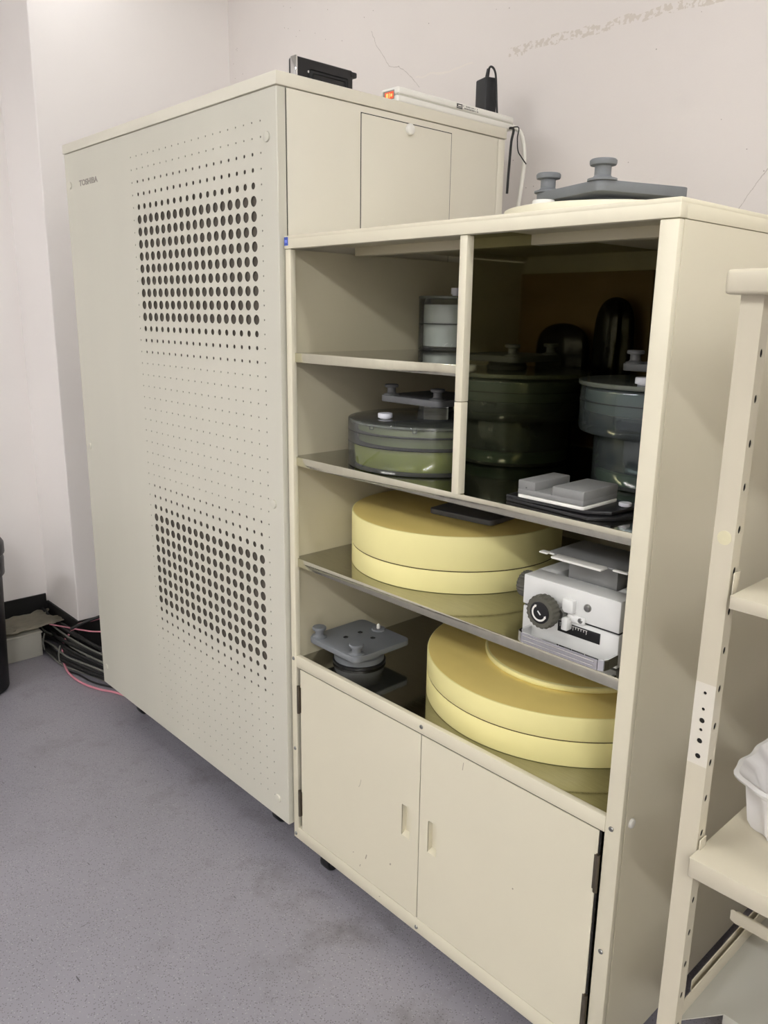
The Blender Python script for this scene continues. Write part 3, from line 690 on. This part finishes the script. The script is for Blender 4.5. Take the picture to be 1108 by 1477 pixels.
# bracket, screws
MB().box(kx+.014, kx+.036, ky-.010, ky+.002, .074, .098, .003).box(kx+.018, kx+.030, ky-.014, ky+.002, .044, .066, .002).box(kx+.022, kx+.056, ky-.0035, ky+.002, .058, .072, .003).build('bracket', 'wht2', t)
MB().lathe([(.0068, 0), (.0068, -.002), (.005, -.0045), (.002, -.005)], .036, dy0-.001, 20, 'Y', .0900).build('screw', 'screw', t)
MB().lathe([(.0045, -.003), (.0045, -.005), (.003, -.0065)], kx+.048, dy0-.001, 20, 'Y', .0655).build('screw', 'screw', t)
# scale
sc = MB().box(-.020, .062, dy0-.0006, dy0+.002, .0335, .0520).build('scale', 'redc', t)
tk = MB()
for k in range(11): tk.box(-.016+k*.0052, -.0152+k*.0052, dy0-.0009, dy0-.0005, .0490-(.006 if k % 5 == 0 else .0035), .0495)
tk.box(-.017, .038, dy0-.0009, dy0-.0005, .0495, .0500); tk.build('scale_ticks', 'white', sc)
# chrome handle
hy = dy0-.037; pts = [(-.077, dy0+.003), (-.077, hy+.012), (-.075, hy+.004), (-.067, hy), (.084, hy), (.092, hy+.004), (.094, hy+.012), (.094, dy0+.003)]
mbh = MB()
for a_, b_ in zip(pts, pts[1:]):
    d_ = Vector((b_[0]-a_[0], b_[1]-a_[1], 0)).normalized(); n_ = Vector((-d_.y, d_.x, 0))*.0022
    q = [(a_[0]+n_.x, a_[1]+n_.y), (b_[0]+n_.x, b_[1]+n_.y), (b_[0]-n_.x, b_[1]-n_.y), (a_[0]-n_.x, a_[1]-n_.y)]
    mbh.prism(q, .0080, .0260)
bmesh.ops.remove_doubles(mbh.bm, verts=mbh.bm.verts[:], dist=.0003)
hd = mbh.build('handle', 'chrome', t)
MB().box(-.063, .078, hy-.0032, hy-.0020, .0110, .0140, .0006).box(-.063, .078, hy-.0032, hy-.0020, .0190, .0220, .0006).build('handle_ribs', 'chrome', hd)

# ------------------------------------------------------------------ things on top of the tall cabinet
t = thing('power_strip', (-.034, .560, 1.8502), 'white power strip with a lit red switch on top of the tall cabinet', 'power strip')
hl = .2135
def bar(x0, x1, y0, y1, z0, z1, b): return MB().box(x0, x1, y0, y1, z0, z1, b, 3)
bar(-.031, .031, -hl, hl, 0, .0170, .006).build('lower_half', 'white', t)
bar(-.031, .031, -hl, hl, .0175, .0345, .006).build('upper_half', 'white', t)
MB().box(-.029, .029, -hl+.002, hl-.002, .014, .021).build('joint', 'duct', t)
MB().box(-.020, .018, -hl-.0006, -hl+.002, .008, .028, .0005).build('switch_window', 'printg', t)
sw = MB().box(-.014, .016, -hl-.0012, -hl+.002, .0095, .0250, .0008).build('lit_switch', 'orange', t)
MB().box(-.009, -.002, -hl-.0016, -hl-.0010, .012, .022).box(.001, .0035, -hl-.0016, -hl-.0010, .012, .022).box(.006, .012, -hl-.0016, -hl-.0010, .014, .020).build('switch_print', 'orangel', sw)
lg = MB().box(.0308, .0313, -.0130, .0080, .0195, .0303, .0002).build('logo_print', 'print', t)
MB().box(.0312, .0315, -.008, .005, .0250, .0275).box(.0312, .0315, -.011, .006, .0220, .0230).build('logo_mark', 'white', lg)
tx = MB(); rnd = random.Random(5)
for row, z in ((0, .0260), (1, .0210)):
    y = .011
    while y < .068-(row*.002):
        wd = rnd.uniform(.0012, .0032)
        if rnd.random() < .85:
            tx.box(.0310, .0313, y, y+wd, z+.0016, z+.0024); tx.box(.0310, .0313, y+wd*.3, y+wd*.3+.0006, z, z+.0032); tx.box(.0310, .0313, y, y+wd*.8, z, z+.0006)
        y += wd+.0008
tx.build('small_print', 'print', t)
o = MB().tube([(-.030, .772, 1.866), (-.018, .800, 1.864), (-.006, .815, 1.842), (.003, .818, 1.79), (-.001, .818, 1.73), (-.010, .818, 1.665), (-.022, .818, 1.59), (-.04, .82, 1.48), (-.05, .83, 1.2), (-.05, .84, .6), (-.04, .84, .02)], .0055, 12, smooth_n=6).build('strip_cable', 'cabw', None)
centre(o); solo(o, 'white cable hanging down behind the tall cabinet from the power strip', 'cable')
t = thing('power_adapter', (-.095, .762, 1.8502), 'black power adapter standing on end on top of the tall cabinet', 'adapter', -.30)
MB().box(-.026, .026, -.018, .018, 0, .140, .004, 3).build('adapter_body', 'blackm', t)
MB().tube([(.0, .0, .138), (.004, .0, .151), (.008, 0, .164)], [.0058, .0052, .0045], 12).build('strain_relief', 'black', t)
MB().tube([(.008, 0, .162), (.016, .002, .1675), (.027, .006, .158), (.0345, .008, .134), (.040, .010, .07), (.046, .012, .02), (.05, .014, .003)], .0029, 10, smooth_n=6).build('adapter_cord', 'cabk', t)
# black cable tangle at the rear corner of the tall cabinet
o = MB().tube([(-.07, .758, 1.853), (-.02, .757, 1.8545), (.009, .757, 1.851), (.0085, .752, 1.82), (.0060, .752, 1.78), (.0050, .750, 1.73), (.0045, .749, 1.69)], .0034, 8, smooth_n=5).build('thin_black_cable', 'cabk'); centre(o)
solo(o, 'thin black cable hanging over the rear corner of the tall cabinet', 'cable')
o = MB().tube([(-.05, .775, 1.856), (.012, .772, 1.858), (.012, .772, 1.83), (.013, .776, 1.80), (.018, .785, 1.785), (.024, .80, 1.768)], .0016, 8, smooth_n=5).build('thin_black_cable', 'cabk'); centre(o)
solo(o, 'short black cord end curling beside the white hanging cable', 'cable')
# black flat device
t = thing('black_recorder', (-.0640, .172, 1.8502), 'slim black device with a silver stripe, on edge on the tall cabinet', 'device')
MB().box(-.014, .014, -.084, .078, 0, .055, .005, 3).build('case', 'black', t)
MB().box(-.005, .0145, -.0846, -.080, .001, .0555, .0008).box(.0125, .0146, -.0846, -.0795, .001, .0555, .0006).build('silver_band', 'chrome', t)
MB().box(.0135, .0155, -.050, .060, .004, .034, .004).build('side_recess_frame', 'blackm', t)
MB().box(.0150, .0160, -.040, .052, .007, .027, .003).build('side_recess', 'black', t)
MB().box(-.012, .016, .070, .088, .040, .052, .003).build('rear_lip', 'black', t)
for y, z in ((-.052, .028), (.000, .012), (.018, .009), (.012, .010)): MB().lathe([(.0030, 0), (.0025, .0015)], .0155, y, 12, 'X', z).build('socket', 'chrome', t)

# ------------------------------------------------------------------ things on top of the shelf cabinet
t = thing('ivory_disc', (.552, .355, 1.5302), 'ivory disc on top of the shelf cabinet under the grey plate', 'disc')
MB().cyl(0, 0, 0, .0370, .180, .002, 96).build('disc_body', 'disc', t)
MB().cyl(.010, 0, .0370, .0430, .078, .001, 60).build('steel_ring', 'chrome', t)
white_cap(.490, .262, 1.5673, 'white cap on the ivory disc on top of the shelf cabinet', .021, .017, 'white')
mount_plate((.562, .372, 1.5733), -.34, 'grey plate with two tall knobs on top of the shelf cabinet', hw=.104, th=.0185, hub=(.052, .0145), spools=((-1, -1), (1, -1)), s=1.16, bolts=False)

# ------------------------------------------------------------------ rack at the right
RX, RY = 1.0696, -.150
t = K = thing('steel_rack', (1.50, .05, 0), 'beige steel rack with perforated posts at the right edge', 'rack')
def rpost(x, y, flip=1):
    """tube post 25 x 20 mm, holes on front and side face"""
    bm = bmesh.new(); w_, d_ = .0253, .0205
    zs = []; z = .0; rad = {}
    # side face holes, 50 mm pitch
    zz = [.0]+[.1315+.0502*k for k in range(26)]+[1.398]
    edges = [0.0, .1062]+[.1062+.0502*(k+1) for k in range(25)]+[1.398]
    rs = {(0, j): .0036 for j in range(1, 26)}
    holes_sheet(bm, [0, d_], edges, rs, lambda u, v, dd: (x+flip*(w_-dd), y+u, v), .0009, 1.35)
    # front face with a group of six holes
    hz = [(.928, .0022), (.9025, .0022), (.891, .0035), (.8775, .0022), (.866, .0035), (.842, .0035)][::-1]
    ed = [0.0, .830]; rf = {}
    for i, (zc, r) in enumerate(hz):
        nxt = (zc+hz[i+1][0])/2 if i+1 < len(hz) else .94
        ed.append(nxt); rf[(0, i+1)] = r if flip > 0 else 0
    ed.append(1.398)
    holes_sheet(bm, [0, w_], ed, rf, lambda u, v, dd: (x+flip*u, y+dd, v), .0010)
    for a, b in (((x, y), (x, y+d_)), ((x, y+d_), (x+flip*w_, y+d_))):
        bm.faces.new([bm.verts.new((a[0], a[1], 0)), bm.verts.new((b[0], b[1], 0)), bm.verts.new((b[0], b[1], 1.398)), bm.verts.new((a[0], a[1], 1.398))])
    bm.faces.new([bm.verts.new(p_) for p_ in ((x, y, 1.398), (x+flip*w_, y, 1.398), (x+flip*w_, y+d_, 1.398), (x, y+d_, 1.398))])
    bmesh.ops.recalc_face_normals(bm, faces=bm.faces[:])
    mb = MB(); mb.bm.free(); mb.bm = bm; o = mb.build('post', 'rack', K, world=True, smooth=False)
    if flip > 0:
        o.data.materials.append(M['patch']); oz = o.parent.location
        for p_ in o.data.polygons:
            c_ = p_.center
            if .83 < c_.z < .94 and abs(c_.y+oz.y-y) < .0004: p_.material_index = 1
    x0_, x1_ = sorted((x+flip*.002, x+flip*(w_-.002))); MB().box(x0_, x1_, y+.002, y+d_-.003, 0, 1.395).build('post_shade_filler', 'dark', o, world=True)  # dark filler added to stand in for the shade inside the hollow post
    return o
p0 = rpost(RX, RY)
MB().lathe([(.0085, -.0005), (.0085, 0)], RX+.0135, RY, 24, 'Y', 1.125).build('tape_mark', 'tapem', p0, world=True)
XE, YE = 1.98, .62  # unseen rear depth, stretched back to keep light off the shelf cabinet's side
rpost(XE, RY, -1)
MB().box(RX, RX+.025, YE, YE+.02, 0, 1.398, .001).build('post', 'rack', K, world=True); MB().box(XE-.025, XE, YE, YE+.02, 0, 1.398, .001).build('post', 'rack', K, world=True)
def rshelf(z, th, x0, x1, y0, y1, b=.003, name='shelf'):
    mb = MB().box(x0, x1, y0, y1, z-.0022, z, .001).box(x0, x1, y0, y0+.0022, z-th, z-.0005, .0010).box(x0, x0+.0022, y0, y1, z-th, z-.0005, .0010).box(x1-.0022, x1, y0, y1, z-th, z-.0005, .001).box(x0, x1, y1-.0022, y1, z-th, z-.0005, .001)
    mb.box(x0+.001, x1-.001, y0+.001, y0+.014, z-th, z-th+.0018, .0006)
    return mb.build(name, 'rack', K, world=True)
MB().box(1.0590, XE+.01, -.170, YE+.03, 1.3980, 1.4244, .0045, 3).build('top_shelf', 'rack', K, world=True)
s1 = rshelf(1.0635, .0160, 1.1040, XE-.03, -.166, YE+.01)
s2 = rshelf(.7140, .0270, 1.0955, XE-.02, -.170, YE+.01)
s3 = rshelf(.1200, .0270, 1.0955, XE-.02, -.150, YE+.01)
MB().box(1.0975, 1.0992, -.148, -.132, 1.050, 1.085, .0007).build('shelf_bracket', 'rack', K, world=True)
MB().box(1.0965, 1.0985, -.148, -.132, .700, .728, .0007).build('shelf_bracket', 'rack', K, world=True)

# lower shelf turned lip-up, with a cut front corner, and a flat brace under the middle shelf
MB().prism([(1.088, -.125), (1.128, -.066), (XE-.03, -.066), (XE-.03, YE), (1.088, YE)], .4240, .4258).box(1.126, XE-.03, -.0685, -.066, .404, .4265, .0008).build('lower_shelf', 'duct', K, world=True)
MB().box(1.0862, 1.0885, -.125, YE, .4230, .4500, .0008).box(1.0775, 1.0793, -.070, YE, .4310, .4490, .0006).box(1.0775, 1.0870, -.068, YE, .4300, .4316, .0004).build('shelf_side_lip', 'rack', K, world=True)
MB().prism([(1.1105+.006, -.0515), (1.1105, -.0495), (1.1105+.006, -.0475), (1.60, -.0475), (1.60, -.0515)], .5600, .5800, .003).build('flat_brace', 'rack', K, world=True)

# lined white tub on the middle rack shelf
t = thing('lined_tub', (1.213, .018, .7143), 'white tub lined with crumpled plastic on the middle rack shelf', 'tub')
def tub(parent):
    bm = bmesh.new(); n = 96; rnd = random.Random(2)
    def outline(a, R_): # rounded octagon
        k = (abs(math.cos(a))**4.5+abs(math.sin(a))**4.5)**(-1/4.5); return R_*k
    prof = [(.096, 0, .004), (.100, .010, .0055), (.104, .035, .0045), (.110, .060, .0015), (.122, .070, .002), (.124, .074, .0015), (.118, .076, .0015), (.104, .066, .003), (.090, .03, .004), (.084, .012, .003), (.0, .010, 0)]
    rings = []
    for (R_, z, ampl) in prof:
        ring = []
        for k in range(n):
            a = 2*PI*k/n+.2; rr = outline(a, R_)+ampl*math.sin(17*a+1.5*math.sin(3*a))*(1 if R_ else 0)
            ring.append(bm.verts.new((rr*math.cos(a)*1.02, rr*math.sin(a)*.86, z+(.0015*math.sin(5*a+1) if z > .05 else 0)+(.0 if z > .01 else 0))))
        rings.append(ring)
    for a, b in zip(rings, rings[1:]):
        for k in range(n): bm.faces.new((a[k], a[(k+1) % n], b[(k+1) % n], b[k]))
    bm.faces.new(rings[0][::-1]); bmesh.ops.recalc_face_normals(bm, faces=bm.faces[:])
    mb = MB(); mb.bm.free(); mb.bm = bm; return mb.build('tub_body', 'liner', parent)
tub(t)

# ------------------------------------------------------------------ cables at the foot of the left wall
rnd = random.Random(11)
def cable(pts, r, m, label, name='cable', group=None):
    o = MB().tube(pts, r, 8, smooth_n=6).build(name, m); centre(o); solo(o, label, 'cable', group); return o
cable([(-.95, .25, .012), (-1.05, .12, .008), (-1.175, .067, .006), (-1.244, .032, .006), (-1.337, .008, .006), (-1.45, .006, .008), (-1.555, .03, .020), (-1.61, .055, .060), (-1.60, .085, .105), (-1.55, .10, .150), (-1.47, .13, .185), (-1.36, .2, .23), (-1.20, .4, .26)], .0042, 'pink', 'pink cable looping over the floor from the tall cabinet to the wall')
cable([(-1.0, .34, .24), (-1.2, .25, .20), (-1.42, .135, .150), (-1.50, .095, .142), (-1.6, .07, .13), (-1.7, .04, .12)], .003, 'pink', 'thin pink cable running behind the black bundle')
for k in range(12):
    y = .012+.007*k+rnd.uniform(-.003, .003); z = .010+.009*k
    m = 'cabk' if k % 3 else 'cabg'
    pts = [(-1.885, y-.006, z+rnd.uniform(0, .02)), (-1.78, y+rnd.uniform(-.01, .01), z+rnd.uniform(-.004, .012)), (-1.66, y+rnd.uniform(-.008, .012), z+rnd.uniform(-.004, .008)), (-1.52, y+.004, z+rnd.uniform(-.004, .006)), (-1.36, y+.03+rnd.uniform(0, .02), z*.8+.008), (-1.15, y+.10, z*.7+.006), (-1.0, y+.18, .02+.005*k)]
    pts = [(a, min(b, .092) if a < -1.55 else b, max(c, .008)) for a, b, c in pts]
    cable(pts, .0072 if m == 'cabk' else .0040, m, ('black cable in the bundle at the foot of the left wall' if m == 'cabk' else 'grey cable in the bundle at the foot of the left wall'), group='black bundle cables' if m == 'cabk' else 'grey bundle cables')
cable([(-1.50, .05, .16), (-1.46, .10, .19), (-1.38, .2, .24), (-1.25, .4, .33), (-1.15, .6, .42)], .006, 'cabk', 'thick black cable rising behind the tall cabinet')
cable([(-1.47, .01, .006), (-1.40, .03, .006), (-1.30, .045, .006), (-1.18, .10, .006), (-1.0, .2, .008)], .0035, 'cabk', 'thin black cable lying flat on the floor inside the pink loop')
for x in (-1.66, -1.50):
    o = MB().tube([(x, -.004, .035), (x+.006, -.008, .07), (x+.012, -.002, .108)], .003, 8, smooth_n=4).build('cable_tie', 'cabg'); centre(o)
    solo(o, 'grey cable tie round the bundle, the one %s' % ('nearer the duct' if x < -1.6 else 'nearer the tall cabinet'), 'cable tie')
